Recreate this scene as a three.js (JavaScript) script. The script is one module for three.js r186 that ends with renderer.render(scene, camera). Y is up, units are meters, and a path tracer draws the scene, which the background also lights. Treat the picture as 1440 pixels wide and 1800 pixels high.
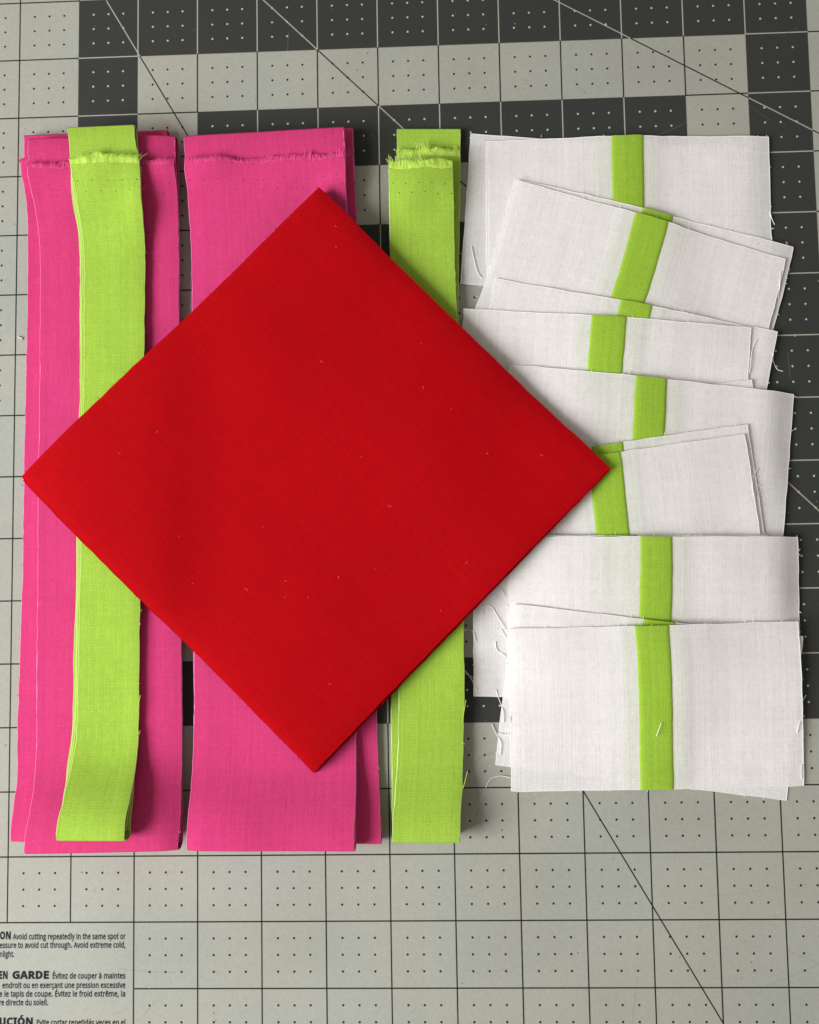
import * as THREE from 'three';
import { RectAreaLightUniformsLib } from 'three/addons/lights/RectAreaLightUniformsLib.js';
import { mergeGeometries } from 'three/addons/utils/BufferGeometryUtils.js';

// All lengths below are inches on the mat's own grid (x to the right, z towards the viewer, y up); K turns them into metres.
const K = 0.0254;

// ---------------------------------------------------------------- camera, light, exposure
const scene = new THREE.Scene();
const camera = new THREE.PerspectiveCamera(61.72, 819 / 1024, 0.01, 20);
camera.position.set(6.8241 * K, 13.5686 * K, 8.6236 * K);
camera.rotation.set(-1.50253, 0.03156, -0.01933, 'XYZ');
scene.add(camera);

const renderer = new THREE.WebGLRenderer({ antialias: true });
renderer.setSize(819, 1024);
renderer.toneMapping = THREE.LinearToneMapping;
renderer.toneMappingExposure = 1.07;
renderer.shadowMap.enabled = true;

RectAreaLightUniformsLib.init();
scene.background = new THREE.Color().setRGB(0.265, 0.243, 0.215);          // the dim room all round
const windowLight = new THREE.RectAreaLight(new THREE.Color().setRGB(0.98, 0.99, 1.0), 13.5, 0.62, 0.7);   // the window on the left
windowLight.name = 'window_light';
windowLight.position.set(-0.73, 0.62, 0.49);
windowLight.lookAt(6.6 * K, 0, 8 * K);
scene.add(windowLight);

// ---------------------------------------------------------------- small helpers
function rng(seed) { let a = seed >>> 0; return () => { a = (a + 0x6D2B79F5) | 0; let t = Math.imul(a ^ (a >>> 15), 1 | a); t = (t + Math.imul(t ^ (t >>> 7), 61 | t)) ^ t; return ((t ^ (t >>> 14)) >>> 0) / 4294967296; }; }
function hash(i, j, s) { let h = Math.imul(i, 374761393) ^ Math.imul(j, 668265263) ^ Math.imul(s, 2147483647 - 1013); h = Math.imul(h ^ (h >>> 13), 1274126177); return ((h ^ (h >>> 16)) >>> 0) / 4294967296; }
function vnoise(x, y, s) {                                                // smooth value noise, -1..1
  const i = Math.floor(x), j = Math.floor(y), u = x - i, v = y - j, a = u * u * (3 - 2 * u), b = v * v * (3 - 2 * v);
  const l = (p, q, t) => p + (q - p) * t;
  return 2 * l(l(hash(i, j, s), hash(i + 1, j, s), a), l(hash(i, j + 1, s), hash(i + 1, j + 1, s), a), b) - 1;
}
const clamp = (x, a, b) => Math.min(b, Math.max(a, x));
const lerp = (a, b, t) => a + (b - a) * t;
const sstep = (a, b, x) => { const t = clamp((x - a) / (b - a), 0, 1); return t * t * (3 - 2 * t); };
function poly(list) {                                                     // piecewise-smooth x(z) through [z, x, z, x, ...]
  const n = list.length / 2;
  return (z) => {
    if (z <= list[0]) return list[1];
    for (let i = 1; i < n; i++) if (z <= list[2 * i]) {
      const z0 = list[2 * i - 2], z1 = list[2 * i], x0 = list[2 * i - 1], x1 = list[2 * i + 1], d = z1 - z0, t = (z - z0) / d;
      const m0 = i > 1 ? (x1 - list[2 * i - 3]) / (z1 - list[2 * i - 4]) : (x1 - x0) / d;
      const m1 = i < n - 1 ? (list[2 * i + 3] - x0) / (list[2 * i + 2] - z0) : (x1 - x0) / d;
      const t2 = t * t, t3 = t2 * t;
      return (2 * t3 - 3 * t2 + 1) * x0 + (t3 - 2 * t2 + t) * m0 * d + (-2 * t3 + 3 * t2) * x1 + (t3 - t2) * m1 * d;
    }
    return list[2 * n - 1];
  };
}
const taken = new Map();
function numbered(name) { const n = taken.get(name) ?? 0; taken.set(name, n + 1); return n ? `${name}_${String(n).padStart(3, '0')}` : name; }
function thing(name, label, category, [x, y, z], group) {                 // a Group at the thing's base; its children are its parts
  const o = new THREE.Group(); o.name = numbered(name); o.position.set(x * K, y * K, z * K);
  o.userData = { label, category }; if (group) o.userData.group = group;
  scene.add(o); return o;
}
function part(name, geometry, material, owner, extra) {                   // geometry is in inches in the place's own axes
  const up = new THREE.Vector3(); for (let p = owner; p && p !== scene; p = p.parent) up.add(p.position);
  geometry.scale(K, K, K).translate(-up.x, -up.y, -up.z);
  const m = new THREE.Mesh(geometry, material); m.name = name; m.castShadow = m.receiveShadow = true;
  if (extra) Object.assign(m.userData, extra);
  owner.add(m); return m;
}

// ---------------------------------------------------------------- cloth: a closed sheet of real thickness over a grid of points
function sheet(P, ns, nt, th, uvOf, both = true) {
  const g = [], nr = [], W = nt + 1, v = (i, j) => g[i * W + j];
  for (let i = 0; i <= ns; i++) for (let j = 0; j <= nt; j++) g.push(P(i / ns, j / nt));
  const a = new THREE.Vector3(), b = new THREE.Vector3();
  for (let i = 0; i <= ns; i++) for (let j = 0; j <= nt; j++) {
    const p = v(Math.max(i - 1, 0), j), q = v(Math.min(i + 1, ns), j), r = v(i, Math.max(j - 1, 0)), s = v(i, Math.min(j + 1, nt));
    a.set(q[0] - p[0], q[1] - p[1], q[2] - p[2]); b.set(s[0] - r[0], s[1] - r[1], s[2] - r[2]);
    nr.push(a.clone().cross(b).normalize());
  }
  const pos = [], nor = [], uv = [], idx = [], h = th / 2;
  const put = (i, j, side, n) => { const p = v(i, j), m = nr[i * W + j]; pos.push(p[0] + m.x * h * side, p[1] + m.y * h * side, p[2] + m.z * h * side); nor.push(n.x, n.y, n.z); const t = uvOf(i / ns, j / nt); uv.push(t[0], t[1]); return pos.length / 3 - 1; };
  for (const side of both ? [1, -1] : [1]) {
    const base = pos.length / 3;
    for (let i = 0; i <= ns; i++) for (let j = 0; j <= nt; j++) put(i, j, side, nr[i * W + j].clone().multiplyScalar(side));
    for (let i = 0; i < ns; i++) for (let j = 0; j < nt; j++) {
      const p = base + i * W + j, q = p + 1, r = p + W, s = r + 1;
      if (side > 0) idx.push(p, r, q, q, r, s); else idx.push(p, q, r, q, s, r);
    }
  }
  const rim = (cells, out, flip) => {
    let prev = null;
    for (const [i, j] of cells) {
      const n = out(i, j).normalize(), k = [put(i, j, 1, n), put(i, j, -1, n)];
      if (prev) { if (flip) idx.push(prev[0], prev[1], k[0], k[0], prev[1], k[1]); else idx.push(prev[0], k[0], prev[1], k[0], k[1], prev[1]); }
      prev = k;
    }
  };
  const col = (j) => Array.from({ length: ns + 1 }, (_, i) => [i, j]), row = (i) => Array.from({ length: nt + 1 }, (_, j) => [i, j]);
  const diff = (p, q) => new THREE.Vector3(p[0] - q[0], p[1] - q[1], p[2] - q[2]);
  rim(col(0), (i) => diff(v(i, 0), v(i, 1)), false); rim(col(nt), (i) => diff(v(i, nt), v(i, nt - 1)), true);
  rim(row(0), (_, j) => diff(v(0, j), v(1, j)), true); rim(row(ns), (_, j) => diff(v(ns, j), v(ns - 1, j)), false);
  const geo = new THREE.BufferGeometry();
  geo.setAttribute('position', new THREE.Float32BufferAttribute(pos, 3)); geo.setAttribute('normal', new THREE.Float32BufferAttribute(nor, 3)); geo.setAttribute('uv', new THREE.Float32BufferAttribute(uv, 2));
  geo.setIndex(idx); return geo;
}
function thread(points, r = 0.006, seg = 18) {
  const c = new THREE.CatmullRomCurve3(points.map((p) => new THREE.Vector3(...p)));
  return new THREE.TubeGeometry(c, seg, r, 5, false);
}

// ---------------------------------------------------------------- the height of what lies on the mat so far, so that each cloth drapes over what is under it
const HX = 320, HZ = 380, HC = 0.05, HX0 = -1.2, HZ0 = -1.2;
const HM = new Float32Array(HX * HZ);
function sampler(a) {
  return (x, z) => {
    const u = clamp((x - HX0) / HC, 0, HX - 1.001), w = clamp((z - HZ0) / HC, 0, HZ - 1.001), i = Math.floor(u), j = Math.floor(w), s = u - i, t = w - j, k = j * HX + i;
    return lerp(lerp(a[k], a[k + 1], s), lerp(a[k + HX], a[k + HX + 1], s), t);
  };
}
function drape(inside, reach) {                                           // what a cloth with the footprint inside(x, z) rests on
  const m = new Uint8Array(HX * HZ), a = new Float32Array(HX * HZ);
  for (let j = 0; j < HZ; j++) for (let i = 0; i < HX; i++) { const k = j * HX + i; m[k] = inside(HX0 + i * HC, HZ0 + j * HC) ? 1 : 0; a[k] = m[k] ? HM[k] : 0; }
  let cur = a;
  for (const [dx, dz] of [[1, 0], [0, 1]]) {                              // widen the high places ...
    const n = new Float32Array(HX * HZ);
    for (let j = 0; j < HZ; j++) for (let i = 0; i < HX; i++) { let b = 0; for (let d = -reach; d <= reach; d++) { const x = i + d * dx, z = j + d * dz; if (x >= 0 && z >= 0 && x < HX && z < HZ) b = Math.max(b, cur[z * HX + x]); } n[j * HX + i] = b; }
    cur = n;
  }
  const r = Math.max(1, Math.round(reach / 2));
  for (let pass = 0; pass < 2; pass++) for (const [dx, dz] of [[1, 0], [0, 1]]) {   // ... and let the cloth slope down beside them
    const n = new Float32Array(HX * HZ);
    for (let j = 0; j < HZ; j++) for (let i = 0; i < HX; i++) { let b = 0, c = 0; for (let d = -r; d <= r; d++) { const x = i + d * dx, z = j + d * dz; if (x >= 0 && z >= 0 && x < HX && z < HZ) { b += cur[z * HX + x]; c++; } } n[j * HX + i] = b / c; }
    cur = n;
  }
  return { at: sampler(cur), m, raise(top) { for (let k = 0; k < HM.length; k++) if (m[k]) HM[k] = Math.max(HM[k], top(HX0 + (k % HX) * HC, HZ0 + Math.floor(k / HX) * HC)); } };
}

// ---------------------------------------------------------------- materials
function weave(seed, slub) {                                              // four inches of plain-woven cotton: colour variation and relief
  const N = 1024, T = 180, R = rng(seed), col = new Uint8Array(N * N * 4), hgt = new Uint8Array(N * N * 4);
  const tone = [0, 1].map(() => Array.from({ length: T }, () => R() - 0.5)), thick = [0, 1].map(() => Array.from({ length: T }, () => R() < 0.12 ? R() : 0));
  const per = (x, y, sx, sy, s) => { const i = Math.floor(x), j = Math.floor(y), u = x - i, v = y - j, a = u * u * (3 - 2 * u), b = v * v * (3 - 2 * v), w = (p, q) => hash(((p % sx) + sx) % sx, ((q % sy) + sy) % sy, s); return lerp(lerp(w(i, j), w(i + 1, j), a), lerp(w(i, j + 1), w(i + 1, j + 1), a), b) - 0.5; };
  for (let y = 0; y < N; y++) for (let x = 0; x < N; x++) {
    const u = x / N * T, v = y / N * T, i = Math.floor(u), j = Math.floor(v), fu = u - i - 0.5, fv = v - j - 0.5, warp = (i + j) % 2 === 0;
    const along = warp ? v : u, id = warp ? i : j, kind = warp ? 0 : 1, round = warp ? Math.cos(fu * 2.6) * Math.cos(fv * 1.5) : Math.cos(fv * 2.6) * Math.cos(fu * 1.5);
    const sl = per(along / 14, id * 1.0 + 0.5, Math.round(T / 14), T, seed + kind);
    const lump = Math.max(0, per(along / 9, id / 2, Math.round(T / 9), T / 2, seed + 5 + kind) - 0.28) * 2.2;
    const k = 4 * (y * N + x);
    const c = 0.72 + (0.10 + 0.18 * slub) * (round - 0.55) + slub * 0.13 * (hash(i, j, seed + 21) - 0.5) + slub * (warp ? 1 : 0.45) * (0.20 * tone[kind][id] + 0.10 * sl + 0.34 * lump + 0.07 * thick[kind][id]) + 0.03 * per(u / 3, v / 3, T / 3, T / 3, seed + 9) + (hash(x, y, seed + 11) - 0.5) * 0.05;
    col[k] = col[k + 1] = col[k + 2] = clamp(Math.round(255 * c), 0, 255); col[k + 3] = 255;
    hgt[k] = hgt[k + 1] = hgt[k + 2] = clamp(Math.round(255 * (0.25 + 0.45 * round + 0.2 * lump + 0.2 * sl)), 0, 255); hgt[k + 3] = 255;
  }
  return [col, hgt].map((d) => { const t = new THREE.DataTexture(d, N, N); t.wrapS = t.wrapT = THREE.RepeatWrapping; t.magFilter = THREE.LinearFilter; t.minFilter = THREE.LinearMipmapLinearFilter; t.generateMipmaps = true; t.anisotropy = 8; t.needsUpdate = true; return t; });
}
const [weaveColor, weaveHeight] = weave(11, 0.62), [fineColor, fineHeight] = weave(57, 0.5);
function cotton(r, g, b, more = {}) {
  const m = new THREE.MeshPhysicalMaterial({ map: weaveColor, bumpMap: weaveHeight, bumpScale: 0.00014, roughness: 0.92, specularIntensity: 0.25, ...more });
  m.color.setRGB(r / 0.715, g / 0.715, b / 0.715); return m;
}
const pink = cotton(0.62, 0.047, 0.178);
const green = cotton(0.34, 0.535, 0.06);
const lime = cotton(0.325, 0.525, 0.048);
const red = cotton(0.415, 0.0012, 0.004, { specularIntensity: 0.16 });
const white = cotton(0.99, 0.962, 0.945, { map: fineColor, bumpMap: fineHeight, transmission: 0.30, thickness: 0, roughness: 1 });
const fray = (r, g, b) => { const m = new THREE.MeshStandardMaterial({ roughness: 0.9 }); m.color.setRGB(r, g, b); return m; };
const pinkFibre = fray(0.85, 0.10, 0.38), greenFibre = fray(0.5, 0.72, 0.09), whiteFibre = fray(0.93, 0.92, 0.91), redFibre = fray(0.75, 0.16, 0.16), paleFibre = fray(0.85, 0.62, 0.58), pinkSilk = fray(0.92, 0.13, 0.40), greenSilk = fray(0.66, 0.86, 0.2), pinkEdge = fray(0.86, 0.21, 0.46), greenEdge = fray(0.62, 0.80, 0.26), pinHole = fray(0.10, 0.05, 0.04);

const floss = (() => {                                                    // loose parallel fibres of a ravelled edge
  const W = 512, H = 64, R = rng(90), d = new Uint8Array(W * H * 4), tone = Array.from({ length: W }, () => R());
  for (let y = 0; y < H; y++) for (let x = 0; x < W; x++) { const k = 4 * (y * W + x), c = 0.7 + 0.22 * tone[x] + 0.16 * vnoise(x / 7, y / 30, 4); d[k] = d[k + 1] = d[k + 2] = clamp(Math.round(255 * c), 0, 255); d[k + 3] = 255; }
  const t = new THREE.DataTexture(d, W, H); t.wrapS = t.wrapT = THREE.RepeatWrapping; t.magFilter = THREE.LinearFilter; t.needsUpdate = true; return t;
})();
const band = (r, g, b) => { const m = new THREE.MeshPhysicalMaterial({ map: floss, roughness: 0.75, specularIntensity: 0.4 }); m.color.setRGB(r, g, b); return m; };
const pinkBand = band(0.80, 0.06, 0.235), greenBand = band(0.56, 0.83, 0.11);

// ---------------------------------------------------------------- the table under the mat
{
  const m = new THREE.MeshStandardMaterial({ roughness: 0.6 }); m.color.setRGB(0.33, 0.24, 0.16);
  const g = new THREE.BoxGeometry(46 * K, 1.2 * K, 40 * K); g.translate(6.5 * K, -0.7 * K, 7.75 * K);
  const t = new THREE.Mesh(g, m); t.name = 'table_top'; t.userData = { kind: 'structure' }; t.castShadow = t.receiveShadow = true; scene.add(t);
}

// ---------------------------------------------------------------- the cutting mat and its print
const MX0 = -5.5, MZ0 = -4.25, MS = 12, TP = 2048;
function matTile(tx, tz) {
  const S = TP / MS, c = document.createElement('canvas'); c.width = c.height = TP;
  const g = c.getContext('2d'), X = (x) => (x - MX0 - tx * MS) * S, Z = (z) => (z - MZ0 - tz * MS) * S;
  const pale = '#a7a89d', dark = '#3a3c39', ink = '#131412', chalk = '#b5b4a6';
  const ring = (c, r) => { const d = Math.min(c - 1, 12 - c, r + 1, 10 - r); return d >= 0 && d <= 5 && d % 2 === 0; };   // dark and pale squares one inside the other
  g.fillStyle = pale; g.fillRect(0, 0, TP, TP);
  const c0 = Math.floor(MX0 + tx * MS) - 1, r0 = Math.floor(MZ0 + tz * MS) - 1;
  const each = (f) => { for (let c = c0; c <= c0 + MS + 2; c++) for (let r = r0; r <= r0 + MS + 2; r++) f(c, r); };
  const boxed = (c, r) => c < 2 && c >= -4 && r >= 14 && r < 18;          // the printed warning has no grid
  g.fillStyle = dark; each((c, r) => { if (ring(c, r)) g.fillRect(X(c), Z(r), S, S); });
  const lw = 0.0185 * S;
  each((c, r) => {
    const d = ring(c, r);
    if (!(boxed(c, r) && boxed(c, r - 1)) && ring(c, r - 1) === d) { g.fillStyle = d ? chalk : ink; g.fillRect(X(c), Z(r) - lw / 2, S, lw); }
    if (!(boxed(c, r) && boxed(c - 1, r)) && ring(c - 1, r) === d) { g.fillStyle = d ? chalk : ink; g.fillRect(X(c) - lw / 2, Z(r), lw, S); }
    if (ring(c, r - 1) !== d) { g.fillStyle = 'rgba(25,26,24,0.45)'; g.fillRect(X(c), Z(r) - lw / 3, S, lw * 0.66); }
    if (boxed(c, r)) return;
    g.fillStyle = d ? '#c9c8bb' : ink;
    for (let a = 1; a < 4; a++) for (let b = 1; b < 4; b++) { g.beginPath(); g.arc(X(c + a / 4), Z(r + b / 4), 0.0165 * S, 0, 7); g.fill(); }
  });
  // the three bias lines, dark over pale squares and pale over dark ones
  const bias = (x0, z0, x1, z1) => {
    const n = 1200; g.lineWidth = lw * 0.95;
    let from = 0, was = null;
    for (let i = 0; i <= n; i++) {
      const x = lerp(x0, x1, i / n), z = lerp(z0, z1, i / n), d = ring(Math.floor(x), Math.floor(z));
      if (was !== null && (d !== was || i === n)) { g.strokeStyle = was ? chalk : ink; g.beginPath(); g.moveTo(X(lerp(x0, x1, from / n)), Z(lerp(z0, z1, from / n))); g.lineTo(X(x), Z(z)); g.stroke(); from = i; }
      was = d;
    }
  };
  bias(0.3, -3.0, 6.65, 8.0); bias(2, -3, 14, 9); bias(5, -2.97, 14, 2.23); bias(8.4, 11.02, 11.9, 17.08);
  // the warning text
  const words = (text, x0, x1, z, px, bold, start) => {
    g.save(); g.font = `${bold ? 'bold ' : ''}100px sans-serif`; g.fillStyle = '#1c1d20';
    const w = g.measureText(text).width, k = px / 100 * S, sx = (x1 - x0) * S / w;
    g.translate(X(x0), Z(z)); g.scale(sx, k); g.fillText(text, 0, 0);
    g.lineJoin = 'round'; g.lineWidth = 6.5; g.strokeStyle = '#1c1d20'; g.strokeText(text, 0, 0); if (start) g.fillText(start, -g.measureText(start).width, 0);
    g.restore();
  };
  const H1 = 0.122, H2 = 0.158;
  words('ON', -0.115, 0.069, 14.25, H2, true, 'CAUTI'); words('Avoid cutting repeatedly in the same spot or', 0.096, 1.872, 14.252, H1);
  words('essure to avoid cut through. Avoid extreme cold,', -0.118, 1.873, 14.384, H1, false, 'pr');
  words('nlight.', -0.112, 0.122, 14.515, H1, false, 'su');
  words('EN', -0.125, 0.028, 14.844, H2, true); words('GARDE', 0.09, 0.678, 14.844, H2, true); words('Évitez de couper à maintes', 0.722, 1.875, 14.846, H1);
  words('endroit ou en exerçant une pression excessive', -0.064, 1.876, 14.987, H1); 
  words('e le tapis de coupe. Évitez le froid extrême, la', -0.11, 1.877, 15.114, H1);
  words('re directe du soleil.', -0.112, 0.667, 15.242, H1);
  words('UCIÓN', -0.11, 0.437, 15.545, H2, true, 'PRECA'); words('Evite cortar repetidas veces en el', 0.481, 1.879, 15.545, H1);
  // wear: knife scratches, lint, specks
  const R = rng(71 + tx * 2 + tz);
  for (let i = 0; i < 60; i++) { g.strokeStyle = R() < 0.5 ? 'rgba(190,188,176,0.22)' : 'rgba(60,60,55,0.14)'; g.lineWidth = 1 + R(); const x = R() * TP, y = R() * TP, a = R() * 6.28, l = 30 + R() * 140; g.beginPath(); g.moveTo(x, y); g.quadraticCurveTo(x + Math.cos(a) * l / 2 + R() * 8, y + Math.sin(a) * l / 2 + R() * 8, x + Math.cos(a) * l, y + Math.sin(a) * l); g.stroke(); }
  for (let i = 0; i < 420; i++) { g.fillStyle = R() < 0.5 ? 'rgba(205,203,190,0.5)' : 'rgba(70,62,52,0.5)'; const s = 0.8 + R() * R() * 2.6; g.beginPath(); g.ellipse(R() * TP, R() * TP, s, s * (0.5 + R() * 0.5), R() * 3, 0, 7); g.fill(); }
  const im = g.getImageData(0, 0, TP, TP), d = im.data, q = rng(5 + tx + 3 * tz);
  for (let y = 0; y < TP; y++) for (let x = 0; x < TP; x++) {
    const k = 4 * (y * TP + x), f = 1 + (q() - 0.5) * 0.07 + 0.018 * vnoise(x / 6, y / 6, 3) + 0.02 * vnoise(x / 160, y / 160, 8);
    const w = 0.012 * vnoise(x / 230, y / 230, 21);
    d[k] = clamp(d[k] * (f + w), 0, 255); d[k + 1] = clamp(d[k + 1] * f, 0, 255); d[k + 2] = clamp(d[k + 2] * (f - w), 0, 255);
  }
  g.putImageData(im, 0, 0);
  const t = new THREE.CanvasTexture(c); t.colorSpace = THREE.SRGBColorSpace; t.anisotropy = 8; t.generateMipmaps = true;
  return new THREE.MeshPhysicalMaterial({ map: t, roughness: 0.8, specularIntensity: 0.35 });
}
{
  const mat = thing('cutting_mat', 'grey gridded cutting mat with dark squares and printed warnings under all the cloth', 'cutting mat', [6.5, 0, 7.75]);
  const body = new THREE.BoxGeometry(24, 0.09, 24); body.translate(6.5, -0.05, 7.75);
  part('mat_body', body, fray(0.38, 0.38, 0.33), mat);
  const tops = [], mats = [];
  for (let tz = 0; tz < 2; tz++) for (let tx = 0; tx < 2; tx++) {
    const p = new THREE.PlaneGeometry(MS, MS); p.rotateX(-Math.PI / 2); p.translate(MX0 + (tx + 0.5) * MS, 0, MZ0 + (tz + 0.5) * MS); tops.push(p); mats.push(matTile(tx, tz));
  }
  part('printed_surface', mergeGeometries(tops, true), mats, mat);
}

// ---------------------------------------------------------------- folded strips: one ribbon, folded in four, with a fringed selvage on top
function fringe(n, at, len, spread, seed, r = 0.0062) {                   // at(t) -> [x, y, z] on the selvage line
  const R = rng(seed), pos = [], nor = [], idx = [];
  for (let i = 0; i < n; i++) {
    const t = clamp(i / (n - 1) + (R() - 0.5) * 0.02, 0, 1), p = at(t), l = len * (0.65 + 0.5 * R()) * (0.75 + 0.35 * vnoise(t * 9, 1, seed)), bend = spread * (vnoise(t * 7, 3, seed) * 1.2 + (R() - 0.5) * 1.2), lift = 0.004 + 0.03 * R() * R();
    const base = pos.length / 3, M = 5;
    for (let k = 0; k <= M; k++) {
      const f = k / M, cx = p[0] + bend * l * f * f, cy = p[1] + 0.003 + lift * Math.sin(f * 2.6) - 0.012 * f, cz = p[2] - l * f * (1 - 0.15 * Math.abs(bend) * f), w = r * (1 - 0.55 * f);
      for (const [ox, oy] of [[-1, -0.4], [1, -0.4], [0, 1]]) { pos.push(cx + ox * w, cy + oy * w, cz); nor.push(ox, oy + 0.2, 0); }
      if (k) for (let s = 0; s < 3; s++) { const a = base + (k - 1) * 3 + s, b = base + (k - 1) * 3 + (s + 1) % 3; idx.push(a, a + 3, b, b, a + 3, b + 3); }
    }
  }
  const g = new THREE.BufferGeometry();
  g.setAttribute('position', new THREE.Float32BufferAttribute(pos, 3)); g.setAttribute('normal', new THREE.Float32BufferAttribute(nor, 3)); g.setIndex(idx);
  return g;
}
function strip(o) {
  const xl = poly(o.l), xr = poly(o.r), th = 0.016, gap = 0.026, seed = o.seed;
  const [fl, fr] = o.top, [sl, sr] = o.sel, [bl, br] = o.bot, zf = Math.min(fl, fr), zb = Math.max(bl, br);
  const tops = (t) => lerp(fl, fr, t), sels = (t) => lerp(sl, sr, t) - 0.025 + 0.016 * vnoise(t * 5, 1, o.seed) + 0.006 * vnoise(t * 19, 2, o.seed), bots = (t) => lerp(bl, br, t);
  const inside = (x, z) => { if (z < zf || z > zb) return false; const a = xl(z) - 0.1, b = xr(z); return x >= a && x <= b; };
  const D = drape(inside, o.reach ?? 7), puff = (z) => [1 - sstep(zf + 0.1, zf + 1.15, z), sstep(zb - 1.15, zb - 0.12, z)];
  const lev = (i, z) => {                                                  // height of layer i (0 lowest .. 3 top) above what it rests on
    const [a, b] = puff(z), mid = th * 0.6 + i * gap, up = [th * 0.6, o.ft, o.ft + 0.03, o.ft + 0.06][i], dn = [th * 0.6, o.bt * 0.3, o.bt * 0.68, o.bt][i];
    return mid + (up - mid) * a + (dn - mid) * b;
  };
  const rise = (x, z) => D.at(clamp(x, xl(z) - 0.05, xr(z)), clamp(z, zf + 0.02, zb - 0.02));
  const wav = (i, x, z) => { const e = puff(z); return (i === 3 ? 1 : 0.4) * (0.019 * vnoise(x * 1.1, z * 0.8, seed) + 0.006 * vnoise(x * 2.6, z * 2.1, seed + 1) + (i === 3 ? 0.075 * (1 - sstep(o.sel[0] + 0.15, o.sel[0] + 1.5, z)) * (1 + vnoise(x * 1.7 + z * 1.1, z * 1.5, seed + 2)) * 0.6 : 0)); };
  const shift = [o.dx ?? -0.05, (o.dx ?? -0.05) * 0.75, (o.dx ?? -0.05) * 0.4, 0];
  // the ribbon's course: layer 3 down to the near end, round to layer 0, back up, round the far fold to layer 1, down to an inner fold, up layer 2
  const course = [], add = (fn) => course.push(fn), n1 = 120, na = 10;
  const flat = (i, z0, z1, n, skip) => { for (let k = skip ? 1 : 0; k <= n; k++) add((t) => ({ i, j: i, f: 0, z: lerp(z0(t), z1(t), k / n) })); };
  const turn = (i, j, end, sign) => { for (let k = 1; k < na; k++) { const f = k / na; add((t) => { const r = Math.abs(lev(i, end(t)) - lev(j, end(t))) / 2; return { i, j, f, z: end(t) - sign * r * o.fat + sign * r * o.fat * Math.sin(Math.PI * f) }; }); } };
  const rad = (i, j, end, sign) => (t) => end(t) - sign * Math.abs(lev(i, end(t)) - lev(j, end(t))) / 2 * o.fat;
  const inner = (t) => bots(t) - Math.abs(lev(3, zb) - lev(0, zb)) * 0.35 - 0.03;
  flat(3, sels, rad(3, 0, bots, 1), n1); turn(3, 0, bots, 1);
  flat(0, rad(3, 0, bots, 1), rad(0, 1, tops, -1), 60); turn(0, 1, tops, -1);
  flat(1, rad(0, 1, tops, -1), rad(1, 2, inner, 1), 60); turn(1, 2, inner, 1);
  flat(2, rad(1, 2, inner, 1), (t) => sels(t) + 0.03, 60);
  const N = course.length - 1, NT = o.nt ?? 16;
  const P = (s, t) => {
    const c = course[Math.round(s * N)](t), z = c.z, w = 0.5 - 0.5 * Math.cos(Math.PI * c.f), dx = lerp(shift[c.i], shift[c.j], w) * (1 - 0.8 * Math.max(...puff(z)));
    const ragged = 0.007 * vnoise(z * 9, c.i, seed + 4) + 0.004 * vnoise(z * 28, c.i, seed + 5) + (c.i < 3 ? 0.012 * vnoise(z * 0.9, c.i, seed + 6) : 0);
    const a = xl(z) + dx + ragged, b = xr(z) + (c.i < 3 ? dx * 0.3 : 0) + 0.006 * vnoise(z * 11, c.i, seed + 7), x = lerp(a, b, t);
    const y0 = lev(c.i, z), y1 = lev(c.j, z), y = y0 + (y1 - y0) * w;
    return [x, rise(x, z) + y + wav(c.i, x, z) * (c.i === c.j ? 1 : 1 - w), z];
  };
  const length = []; let run = 0; for (let k = 0; k <= N; k++) { const p = P(k / N, 0.5), q = k ? P((k - 1) / N, 0.5) : p; run += Math.hypot(p[1] - q[1], p[2] - q[2]); length.push(run); }
  const width = xr((zf + zb) / 2) - xl((zf + zb) / 2), off = seed * 0.37;
  const cx = (xl(7) + xr(7)) / 2, t = thing(o.name, o.label, o.category, [cx, D.at(cx, 7), (zf + zb) / 2], o.group);
  part('folded_cloth', sheet(P, N, NT, th, (s, q) => [q * width / 4 + off, length[Math.round(s * N)] / 4 + off]), o.material, t);
  const hem = (q) => { const c = new THREE.CatmullRomCurve3(Array.from({ length: N + 1 }, (_, k) => { const p = P(k / N, q); return new THREE.Vector3(p[0] + (q ? 0.002 : -0.002), p[1] + 0.002, p[2]); })); c.arcLengthDivisions = 2 * N; return new THREE.TubeGeometry(c, Math.round(N * 1.3), 0.0062, 5, false); };
  part('cut_edge', hem(0), o.edge, t); part('cut_edge', hem(1), o.edge, t);
  D.raise((x, z) => rise(x, z) + lev(z < Math.min(sl, sr) ? 1 : 3, z) + th + (z < Math.min(sl, sr) ? 0 : Math.max(0, wav(3, x, z))));
  // selvage: fringe of loose weft ends and a row of needle holes below it
  const top = (q, dz = 0) => { const z = sels(q) + dz, x = lerp(xl(z), xr(z), q); return [x, rise(x, z) + lev(3, z) + wav(3, x, z) + th / 2, z]; };
  part('selvage_fringe', fringe(Math.round(width * (o.dense ?? 60)), (q) => top(q), o.fl ?? 0.15, o.lean ?? 0.5, seed + 31), o.silk, t, { kind: 'stuff' });
  const tuft = o.fl ?? 0.15, across = Math.round(width * 40);
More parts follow.
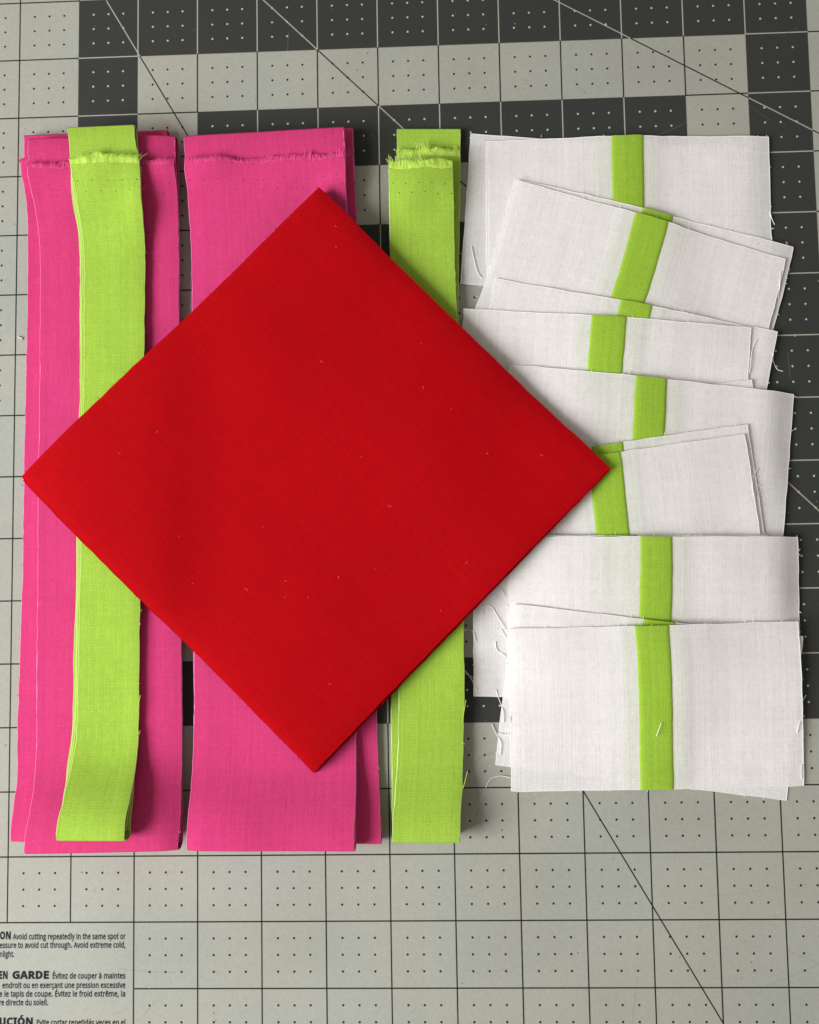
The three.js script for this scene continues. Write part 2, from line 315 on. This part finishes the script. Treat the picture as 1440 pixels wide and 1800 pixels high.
  part('selvage_band', sheet((f, q) => {
    const p = top(q), l = tuft * (0.66 + 0.16 * vnoise(q * width * 4, 5, seed) + 0.12 * vnoise(q * width * 17, 6, seed)), up = (tuft / 0.2) * 0.012 + (tuft / 0.2 - 0.3) * 0.018 * (1 + vnoise(q * width * 5, f * 2, seed + 8));
    return [p[0] + 0.03 * f * vnoise(q * width * 3, 7, seed), p[1] + up * Math.sin(2.4 * f) - 0.01 * f + 0.006 * vnoise(q * width * 22, f * 1.5, seed + 9), p[2] + 0.012 - f * l];
  }, 7, across, 0.006, (f, q) => [q * width / 1.3, f * 0.5]), o.silkBand, t);
  const holes = [];
  for (let r = 0; r < 2; r++) for (let k = 0; k * 0.21 < width - 0.1; k++) { const p = top((0.06 + r * 0.1 + k * 0.21) / width, 0.25 + 0.15 * r); const d = new THREE.SphereGeometry(0.011, 6, 4); d.scale(1, 0.25, 1); d.translate(p[0], p[1], p[2]); holes.push(d); }
  part('needle_holes', mergeGeometries(holes), pinHole, t, { kind: 'stuff' });
  // single threads standing off the cut edges
  const R = rng(seed + 77), loose = [];
  for (let k = 0; k < (o.threads ?? 14); k++) {
    const z = lerp(sl + 0.2, zb - 0.3, R()), right = R() < 0.6, x = right ? xr(z) : xl(z), y = rise(x, z) + lev(3, z), d = right ? 1 : -1, l = 0.02 + 0.05 * R() * R();
    loose.push(thread([[x - d * 0.01, y, z], [x + d * l * 0.5, y + 0.01 * R(), z + (R() - 0.5) * l], [x + d * l * 0.7, y + 0.01, z + (R() - 0.7) * l * 2.5]], 0.004, 6));
  }
  for (const p of o.tails ?? []) loose.push(thread(p.map(([x, y, z]) => [x, y, z]), 0.005, 12));
  part('loose_threads', mergeGeometries(loose), o.fibre, t, { kind: 'stuff' });
  return t;
}
const PINKS = 'folded pink strips', GREENS = 'folded lime green strips';
strip({ name: 'pink_strip', label: 'lower pink strip at far left, jutting out left beyond the pink strip above it', category: 'fabric strip', group: PINKS, material: pink, fibre: pinkFibre, silk: pinkSilk, silkBand: pinkBand, edge: pinkEdge, seed: 3, ft: 0.17, bt: 0.26, fat: 0.55, dx: -0.012,
  l: [1.43, 0.192, 1.83, 0.178, 2.09, 0.183, 2.39, 0.225, 2.84, 0.238, 4.67, 0.236, 6.07, 0.222, 8.36, 0.214, 10.06, 0.194, 11.17, 0.178, 11.92, 0.18, 12.5, 0.16, 12.7, 0.165],
  r: [1.4, 2.54, 2.47, 2.551, 4.87, 2.562, 9.43, 2.599, 11.94, 2.647, 12.67, 2.626], top: [1.372, 1.365], sel: [1.935, 1.955], bot: [12.71, 12.727],
  tails: [[[2.53, 0.2, 1.36], [2.54, 0.25, 1.31], [2.52, 0.27, 1.25]]] });
strip({ name: 'pink_strip', label: 'folded pink strip directly under the left green strip, on another pink strip', category: 'fabric strip', group: PINKS, material: pink, fibre: pinkFibre, silk: pinkSilk, silkBand: pinkBand, edge: pinkEdge, seed: 8, ft: 0.2, bt: 0.27, fat: 0.55, dx: -0.015,
  l: [1.62, 0.396, 1.93, 0.404, 2.34, 0.424, 2.89, 0.479, 3.91, 0.498, 4.84, 0.505, 6.69, 0.509, 8.47, 0.518, 10.27, 0.527, 11.59, 0.537, 11.96, 0.556, 12.24, 0.555, 12.6, 0.524, 12.78, 0.527],
  r: [1.63, 2.738, 2.02, 2.747, 2.52, 2.743, 3.62, 2.745, 4.62, 2.741, 7.64, 2.772, 9.64, 2.787, 10.74, 2.793, 11.79, 2.809, 12.35, 2.845, 12.74, 2.823], top: [1.56, 1.573], sel: [2.135, 2.155], bot: [12.81, 12.783] });
strip({ name: 'pink_strip', label: 'pink strip mostly hidden under the middle pink strip, showing along its right side', category: 'fabric strip', group: PINKS, material: pink, fibre: pinkFibre, silk: pinkSilk, silkBand: pinkBand, edge: pinkEdge, seed: 14, ft: 0.16, bt: 0.24, fat: 0.55, dx: -0.01,
  l: [1.53, 2.994, 2.48, 3.019, 4.88, 3.053, 9.44, 3.096, 11.95, 3.169, 12.73, 3.232],
  r: [1.5, 5.577, 2.04, 5.587, 2.52, 5.603, 3.08, 5.631, 6.79, 5.736, 9.92, 5.809, 11.11, 5.83, 11.84, 5.845, 12.56, 5.877, 12.75, 5.875], top: [1.468, 1.433], sel: [2.0, 1.99], bot: [12.769, 12.787] });
strip({ name: 'pink_strip', label: 'middle folded pink strip, running under top and bottom points of the red square', category: 'fabric strip', group: PINKS, material: pink, fibre: pinkFibre, silk: pinkSilk, silkBand: pinkBand, edge: pinkEdge, seed: 19, ft: 0.2, bt: 0.27, fat: 0.55, dx: -0.008,
  l: [1.62, 2.907, 2.0, 2.93, 2.32, 2.94, 2.75, 2.957, 3.42, 2.968, 4.36, 2.975, 7.64, 2.998, 9.82, 3.007, 10.74, 3.007, 11.61, 2.991, 12.09, 2.986, 12.4, 2.978, 12.74, 2.985],
  r: [1.56, 5.461, 2.01, 5.477, 2.44, 5.47, 2.94, 5.475, 6.79, 5.493, 9.46, 5.504, 11.1, 5.51, 11.96, 5.508, 12.48, 5.494, 12.76, 5.5], top: [1.6, 1.527], sel: [2.15, 2.115], bot: [12.783, 12.816] });
strip({ name: 'green_strip', label: 'lime green folded strip lying on the pink strips at the left', category: 'fabric strip', group: GREENS, material: green, fibre: greenFibre, silk: greenSilk, silkBand: greenBand, edge: greenEdge, seed: 25, nt: 12, ft: 0.14, bt: 0.30, fat: 0.5, dx: -0.10, fl: 0.22, dense: 85, lean: 0.7,
  l: [1.51, 1.09, 1.79, 1.148, 2.04, 1.174, 2.38, 1.20, 2.82, 1.242, 3.23, 1.263, 4.73, 1.267, 6.13, 1.27, 7.93, 1.25, 9.39, 1.237, 10.7, 1.231, 11.48, 1.203, 11.87, 1.188, 12.02, 1.182, 12.38, 1.14, 12.49, 1.142],
  r: [1.5, 2.148, 1.82, 2.183, 2.04, 2.24, 2.3, 2.249, 2.78, 2.247, 3.66, 2.24, 4.92, 2.224, 6.74, 2.209, 8.97, 2.182, 10.06, 2.172, 11.36, 2.168, 11.93, 2.168, 12.27, 2.151, 12.49, 2.144], top: [1.49, 1.48], sel: [2.175, 2.165], bot: [12.526, 12.534],
  tails: [[[2.16, 0.36, 10.72], [2.19, 0.38, 10.6], [2.23, 0.4, 10.46]]] });
strip({ name: 'green_strip', label: 'lower of two lime strips right of middle, its fringe nearest the frame top', category: 'fabric strip', group: GREENS, material: green, fibre: greenFibre, silk: greenSilk, silkBand: greenBand, edge: greenEdge, seed: 33, nt: 12, ft: 0.1, bt: 0.14, fat: 0.6, dx: -0.01, fl: 0.20, dense: 80, lean: 0.35,
  l: [1.51, 6.305, 1.99, 6.299, 2.58, 6.274, 4.96, 6.226, 8.59, 6.132, 10.8, 6.077, 11.94, 6.063, 12.72, 6.059],
  r: [1.55, 7.327, 2.02, 7.313, 2.62, 7.293, 3.5, 7.261, 4.78, 7.221, 7.72, 7.15, 10.81, 7.103, 11.95, 7.078, 12.72, 7.043], top: [1.448, 1.484], sel: [1.979, 1.994], bot: [12.7, 12.7] });
strip({ name: 'green_strip', label: 'upper of two lime strips right of middle, needle holes below its fringe', category: 'fabric strip', group: GREENS, material: green, fibre: greenFibre, silk: greenSilk, silkBand: greenBand, edge: greenEdge, seed: 41, nt: 12, ft: 0.07, bt: 0.27, fat: 0.55, dx: -0.01, fl: 0.20, dense: 80, lean: 0.35,
  l: [2.18, 6.175, 2.73, 6.176, 3.61, 6.173, 6.81, 6.166, 9.48, 6.185, 10.57, 6.194, 11.47, 6.162, 11.91, 6.127, 12.44, 6.08, 12.68, 6.074],
  r: [2.21, 7.181, 2.52, 7.184, 3.32, 7.185, 4.09, 7.188, 4.71, 7.202, 6.83, 7.202, 9.05, 7.199, 10.36, 7.193, 11.0, 7.171, 11.92, 7.128, 12.37, 7.089, 12.69, 7.073], top: [2.175, 2.208], sel: [2.25, 2.274], bot: [12.719, 12.726],
  tails: [[[7.16, 0.2, 10.95], [7.19, 0.2, 10.78], [7.22, 0.22, 10.62]], [[7.12, 0.25, 12.05], [7.16, 0.26, 11.9], [7.22, 0.28, 11.68]]] });

// ---------------------------------------------------------------- pieced blocks: white, a narrow green strip, white
const BLOCKS = 'white blocks pieced with a green strip';
function block(o) {
  const th = 0.011, W = o.w ?? 4.46, Hh = 2.5, a = o.turn * Math.PI / 180, cu = Math.cos(a), su = Math.sin(a), seed = o.seed;
  const at = (u, v) => [o.at[0] + u * cu - v * su, o.at[1] + u * su + v * cu];
  const local = (x, z) => [(x - o.at[0]) * cu + (z - o.at[1]) * su, -(x - o.at[0]) * su + (z - o.at[1]) * cu];
  const D = drape((x, z) => { const [u, v] = local(x, z); return u > -0.03 && u < W + 0.03 && v > -0.03 && v < Hh + 0.03; }, 6);
  const [g0, g1] = o.g, [h0, h1] = o.gb ?? o.g;
  const skew = (v) => [lerp(g0, h0, v / Hh), lerp(g1, h1, v / Hh)];
  const lip = 0.022, [bx, bz] = o.bow ?? [0, 0];
  const y = (u, v) => { const [x, z] = at(u, v); const d = skew(v), m = Math.min(Math.abs(u - d[0]), Math.abs(u - d[1])); return D.at(x, z) + th * 0.7 + 0.008 * (1 + vnoise(u * 0.9 + seed, v * 0.7, seed)) + 0.003 * (1 + vnoise(u * 2.4, v * 2.2, seed + 1)) + 0.010 * (1 - sstep(0.18, 0.36, u > d[0] && u < d[1] ? 0 : m)); };
  const edge = (u, v) => {                                                 // the cut edges are not quite straight
    const rx = 0.006 * vnoise(v * 6, u > 2 ? 1 : 0, seed + 3) + bx * Math.sin(Math.PI * v / Hh), rz = 0.006 * vnoise(u * 5, v > 1 ? 1 : 0, seed + 4) + bz * Math.sin(Math.PI * u / W);
    return [u + rx, v + rz];
  };
  const mid = at(W / 2, Hh / 2), t = thing('pieced_block', o.label, 'fabric block', [mid[0], D.at(mid[0], mid[1]), mid[1]], BLOCKS), off = seed * 0.213;
  const panel = (f0, f1, nt) => sheet((s, q) => { const v0 = s * Hh, u0 = lerp(f0(v0), f1(v0), q), [u, v] = edge(u0, v0), [x, z] = at(u, v); return [x, y(u0, v0), z]; }, 40, nt, th, (s, q) => [lerp(f0(0), f1(0), q) / 4 + off, s * Hh / 4 + off * 1.7], false);
  part('white_panel', panel(() => 0, (v) => skew(v)[0] + lip, 32), white, t);
  part('white_panel', panel((v) => skew(v)[1] - lip, () => W, 32), white, t);
  // the strip between stands a little proud, its long edges turned under at the seams
  const NQ = 14;
  part('center_strip', sheet((s, q) => {
    const v0 = s * Hh, d = skew(v0), e = 0.5 - 0.5 * Math.cos(Math.PI * q), u0 = lerp(d[0], d[1], 0.35 * q + 0.65 * e), [u, v] = edge(u0, v0 * 1.002 - 0.003), [x, z] = at(u, v), k = Math.min(q, 1 - q) * NQ / 2;
    return [x, y(u0, v0) - 0.006 * (k < 0.25 ? 1 : 0) + 0.008 + 0.018 * (1 - Math.exp(-k * 1.1)), z];
  }, 40, NQ, th, (s, q) => [q * 0.125 + off, s * Hh / 4 + off]), lime, t);
  part('seam_allowance', sheet((s, q) => { const v0 = 0.03 + s * (Hh - 0.06), d = skew(v0), u0 = lerp(d[0] - 0.23, d[1] + 0.23, q), [x, z] = at(u0, v0); return [x, y(u0, v0) - 0.0125, z]; }, 30, 20, 0.008, (s, q) => [q * 0.25 + off, s * Hh / 4]), lime, t);
  D.raise((x, z) => { const [u, v] = local(x, z), d = skew(clamp(v, 0, Hh)); return y(clamp(u, 0, W), clamp(v, 0, Hh)) + th / 2 + (u > d[0] && u < d[1] ? 0.012 : 0); });
  for (const p of o.tails ?? []) part('loose_thread', thread(p.map(([x, z, up]) => { const [u, v] = local(x, z), inn = u > 0 && u < W && v > 0 && v < Hh; return [x, Math.max(sampler(HM)(x, z), 0) + (up ?? 0.012) + (inn ? 0.004 : 0), z]; }), 0.0062, 24), whiteFibre, t);
  // fine fuzz along the cut edges
  const run = (u0, v0, u1, v1) => { const c = new THREE.CatmullRomCurve3(Array.from({ length: 31 }, (_, k) => { const u = lerp(u0, u1, k / 30), v = lerp(v0, v1, k / 30), [a, b] = edge(u, v), [x, z] = at(a, b); return new THREE.Vector3(x, y(u, v) + 0.002, z); })); return new THREE.TubeGeometry(c, 60, 0.007, 5, false); };
  part('cut_edge', mergeGeometries([run(0, 0, 0, Hh), run(0, 0, g0, 0), run(0, Hh, h0, Hh)]), whiteFibre, t);
  part('cut_edge', mergeGeometries([run(W, 0, W, Hh), run(g1, 0, W, 0), run(h1, Hh, W, Hh)]), whiteFibre, t);
  const R = rng(seed + 50), fuzz = [];
  for (let k = 0; k < 26; k++) { const side = Math.floor(R() * 4), f = R(), [u, v] = side === 0 ? [0, f * Hh] : side === 1 ? [W, f * Hh] : side === 2 ? [f * W, 0] : [f * W, Hh], l = 0.02 + 0.05 * R() * R(), du = side === 0 ? -1 : side === 1 ? 1 : R() - 0.5, dv = side === 2 ? -1 : side === 3 ? 1 : R() - 0.5, p = at(u, v), q = at(u + du * l * 0.6, v + dv * l * 0.6), r = at(u + du * l, v + dv * l + (R() - 0.5) * l), h = y(u, v); fuzz.push(thread([[p[0], h, p[1]], [q[0], h + 0.006, q[1]], [r[0], h + 0.004, r[1]]], 0.0032, 5)); }
  part('edge_fuzz', mergeGeometries(fuzz), whiteFibre, t, { kind: 'stuff' });
  return t;
}
block({ at: [7.504, 1.533], turn: 5.0, g: [1.98, 2.48], seed: 101, w: 4.45, bow: [0.0, 0.05], label: 'white block at upper left of the pile, left edge touching the green strip',
  tails: [[[7.47, 3.42], [7.5, 3.6], [7.56, 3.85], [7.63, 3.95], [7.7, 3.93]]] });
block({ at: [7.749, 1.689], turn: 0.9, g: [2.013, 2.523], gb: [2.01, 2.51], seed: 107, w: 4.53, bow: [0, -0.035], label: 'white block with the green stripe nearest the frame top, upper edge straight',
  tails: [[[12.24, 3.0], [12.28, 3.12], [12.32, 3.2]]] });
block({ at: [8.345, 2.374], turn: 15.98, g: [1.945, 2.45], seed: 113, w: 4.42, label: 'white block peeking out behind the most tilted one, sliver of green at its top' });
block({ at: [8.196, 2.37], turn: 18.6, g: [1.986, 2.529], gb: [1.945, 2.46], seed: 127, w: 4.475, bow: [0.05, 0], label: 'most tilted white block, its long slanting green stripe second from the top',
  tails: [[[12.34, 4.0], [12.33, 4.15], [12.30, 4.42]]] });
block({ at: [7.845, 3.996], turn: 12.4, g: [1.993, 2.486], seed: 131, w: 4.51, label: 'white block showing only a short green bit between second and third long stripes',
  tails: [[[12.16, 5.3, 0.03], [12.2, 5.42], [12.26, 5.55], [12.34, 5.58]]] });
block({ at: [7.327, 4.47], turn: 5.5, g: [2.007, 2.55], gb: [2.0, 2.53], seed: 137, w: 4.523, label: 'white block with third long green stripe, left corner at the red stack edge',
  tails: [[[11.92, 5.08], [11.84, 5.25], [11.8, 5.45], [11.78, 5.62]], [[7.33, 4.52], [7.25, 4.56], [7.22, 4.66]]] });
block({ at: [7.394, 6.145], turn: -5.34, g: [1.94, 2.44], seed: 139, w: 4.426, label: 'almost hidden white block, one small corner showing right of the fourth stripe' });
block({ at: [8.016, 5.401], turn: 7.2, g: [1.972, 2.467], gb: [2.07, 2.575], seed: 149, w: 4.5, label: 'white block with fourth long green stripe, reaching far right over dark squares' });
block({ at: [7.357, 7.0], turn: -7.3, g: [1.906, 2.39], seed: 151, w: 4.36, label: 'lower of two blocks tilted up rightward beside the red square right point' });
block({ at: [7.309, 7.161], turn: -7.35, g: [1.896, 2.391], gb: [1.76, 2.29], seed: 157, w: 4.34, label: 'white block tilted up rightward, green stripe touching the red square right point',
  tails: [[[11.82, 7.14], [11.75, 7.25], [11.71, 7.4], [11.73, 7.58]]] });
block({ at: [7.397, 8.093], turn: 1.1, g: [1.995, 2.495], seed: 163, w: 4.504, label: 'white block whose lower left corner juts onto the mat beside green strips',
  tails: [[[7.4, 9.74], [7.36, 9.6], [7.28, 9.56], [7.17, 9.58]], [[7.4, 10.5], [7.3, 10.3], [7.22, 10.2]]] });
block({ at: [7.922, 8.131], turn: 1.0, g: [2.017, 2.5], gb: [1.96, 2.474], seed: 167, w: 4.495, label: 'white block with the second lowest long green stripe, square to the mat',
  tails: [[[7.9, 9.2], [7.82, 8.95], [7.72, 8.8]], [[7.87, 9.6], [7.74, 9.35], [7.62, 9.18], [7.53, 9.22], [7.52, 9.33]], [[7.9, 10.0], [7.86, 9.7], [7.79, 9.55]]] });
block({ at: [7.987, 9.169], turn: 7.4, g: [1.972, 2.466], seed: 173, w: 4.46, label: 'white block tilted beneath the lowest one, lower right corner poking out below',
  tails: [[[7.87, 10.1], [7.82, 9.95], [7.72, 9.87], [7.7, 9.75]], [[7.8, 11.0], [7.79, 10.8], [7.73, 10.62], [7.7, 10.5]], [[7.74, 11.5], [7.75, 11.3], [7.67, 11.15], [7.62, 11.02]], [[12.36, 10.85], [12.4, 10.72], [12.46, 10.64]]] });
block({ at: [7.875, 9.55], turn: -0.6, g: [1.93, 2.437], gb: [1.965, 2.467], seed: 179, w: 4.45, bow: [0.02, 0], label: 'white block nearest the frame bottom, lying on top, whole green stripe in view',
  tails: [[[7.88, 11.84], [7.72, 11.82], [7.58, 11.87], [7.5, 12.0]], [[7.9, 10.9], [7.88, 11.1], [7.86, 11.18], [7.7, 11.16]], [[12.26, 11.2], [12.3, 11.05], [12.42, 10.95]], [[12.31, 11.9], [12.32, 11.7], [12.38, 11.66]], [[10.1, 11.2, 0.05], [10.14, 11.08, 0.06], [10.17, 11.0, 0.05]]] });

// ---------------------------------------------------------------- red squares, stacked on everything
{
  const side = 6.42, N = 7, th = 0.014, step = 0.0175, R = rng(404);
  const four = [[5.08, 2.588], [9.482, 7.112], [4.892, 11.633], [0.318, 7.051]], C = [4.966, 7.096];   // far, right, near and left corner of the top square
  const spot = (q, s) => [0, 1].map((k) => lerp(lerp(four[0][k], four[1][k], q), lerp(four[3][k], four[2][k], q), s));
  const inside = (x, z) => { for (let k = 0; k < 4; k++) { const p = four[k], q = four[(k + 1) % 4]; if ((q[0] - p[0]) * (z - p[1]) - (q[1] - p[1]) * (x - p[0]) < -0.2) return false; } return true; };
  const D = drape(inside, 13), plane = (x, z) => D.at(x, z) + 0.012;       // a stack this thick bends only gently over what is under it
  const ripple = (x, z) => 0.06 * (1 + vnoise(x * 0.42 + 0.3, z * 0.42, 61)) + 0.012 * (1 + vnoise(x * 1.2, z * 1.2, 62));
  for (let n = 0; n < N; n++) {
    const top = n === N - 1, under = N - 1 - n;
    const ox = top ? 0 : (R() - 0.5) * 0.035, oz = top ? 0 : 0.012 + under * 0.007 + (R() - 0.5) * 0.02, tw = top ? 0 : (R() - 0.5) * 0.006;
    const t = thing('red_square', top ? 'topmost red cotton square, set like a diamond over the strips and blocks' : 'red cotton square under the topmost one, showing only as a thin edge', 'fabric square', [C[0] + ox, plane(C[0], C[1]) + n * step, C[1] + oz], top ? undefined : 'red squares stacked under the top one');
    const M = top ? 90 : 40;
    part('cloth', sheet((s, q) => {
      const [px, pz] = spot(q + 0.0008 * vnoise(s * 40, q > 0.5 ? 1 : 0, 9 + n), s + 0.0008 * vnoise(q * 40, s > 0.5 ? 3 : 2, 9 + n));
      const x = px + ox - (pz - C[1]) * tw, z = pz + oz + (px - C[0]) * tw;
      return [x, plane(x, z) + n * step + (top ? ripple(x, z) - 0.03 * Math.exp(-Math.min(s, 1 - s, q, 1 - q) * side / 0.13) + 0.004 : 0), z];
    }, M, M, th, (s, q) => [s * side / 4 + n * 0.31, q * side / 4 + n * 0.17]), red, t);
    if (top) {
      const lint = [];
      for (let k = 0; k < 24; k++) { const [x, z] = spot(0.03 + 0.94 * R(), 0.03 + 0.94 * R()), a = R() * 6.28, l = 0.012 + 0.03 * R() * R(), y = plane(x, z) + n * step + ripple(x, z) + 0.014; lint.push(thread([[x, y, z], [x + Math.cos(a) * l, y + 0.004, z + Math.sin(a) * l], [x + Math.cos(a + 0.8) * l * 1.6, y, z + Math.sin(a + 0.8) * l * 1.6]], 0.0028, 4)); }
      const fuzz = [];
      for (let k = 0; k < 90; k++) {
        const f = R(), [q, v] = [[f, 0], [1, f], [f, 1], [0, f]][k % 4], [x, z] = spot(q, v), dx = x - C[0], dz = z - C[1], d = Math.hypot(dx, dz), l = 0.02 + 0.05 * R() * R(), y = plane(x, z) + n * step + ripple(x, z) - 0.026, b = (R() - 0.5) * 1.6;
        fuzz.push(thread([[x, y, z], [x + dx / d * l * 0.5, y + 0.004, z + dz / d * l * 0.5], [x + (dx - b * dz) / d * l, y, z + (dz + b * dx) / d * l]], 0.0028, 4));
      }
      part('edge_fuzz', mergeGeometries(fuzz), red, t, { kind: 'stuff' });
      part('lint', mergeGeometries(lint), redFibre, t, { kind: 'stuff' });
    }
  }
}

// ---------------------------------------------------------------- lint on the mat
{
  const t = thing('lint', 'small pale pink lint curl on the mat left of the pink strips', 'lint', [0.09, 0, 4.73]);
  part('fibre', thread([[0.05, 0.012, 4.7], [0.08, 0.02, 4.72], [0.12, 0.014, 4.735], [0.1, 0.02, 4.76]], 0.011, 10), paleFibre, t);
}

renderer.render(scene, camera);
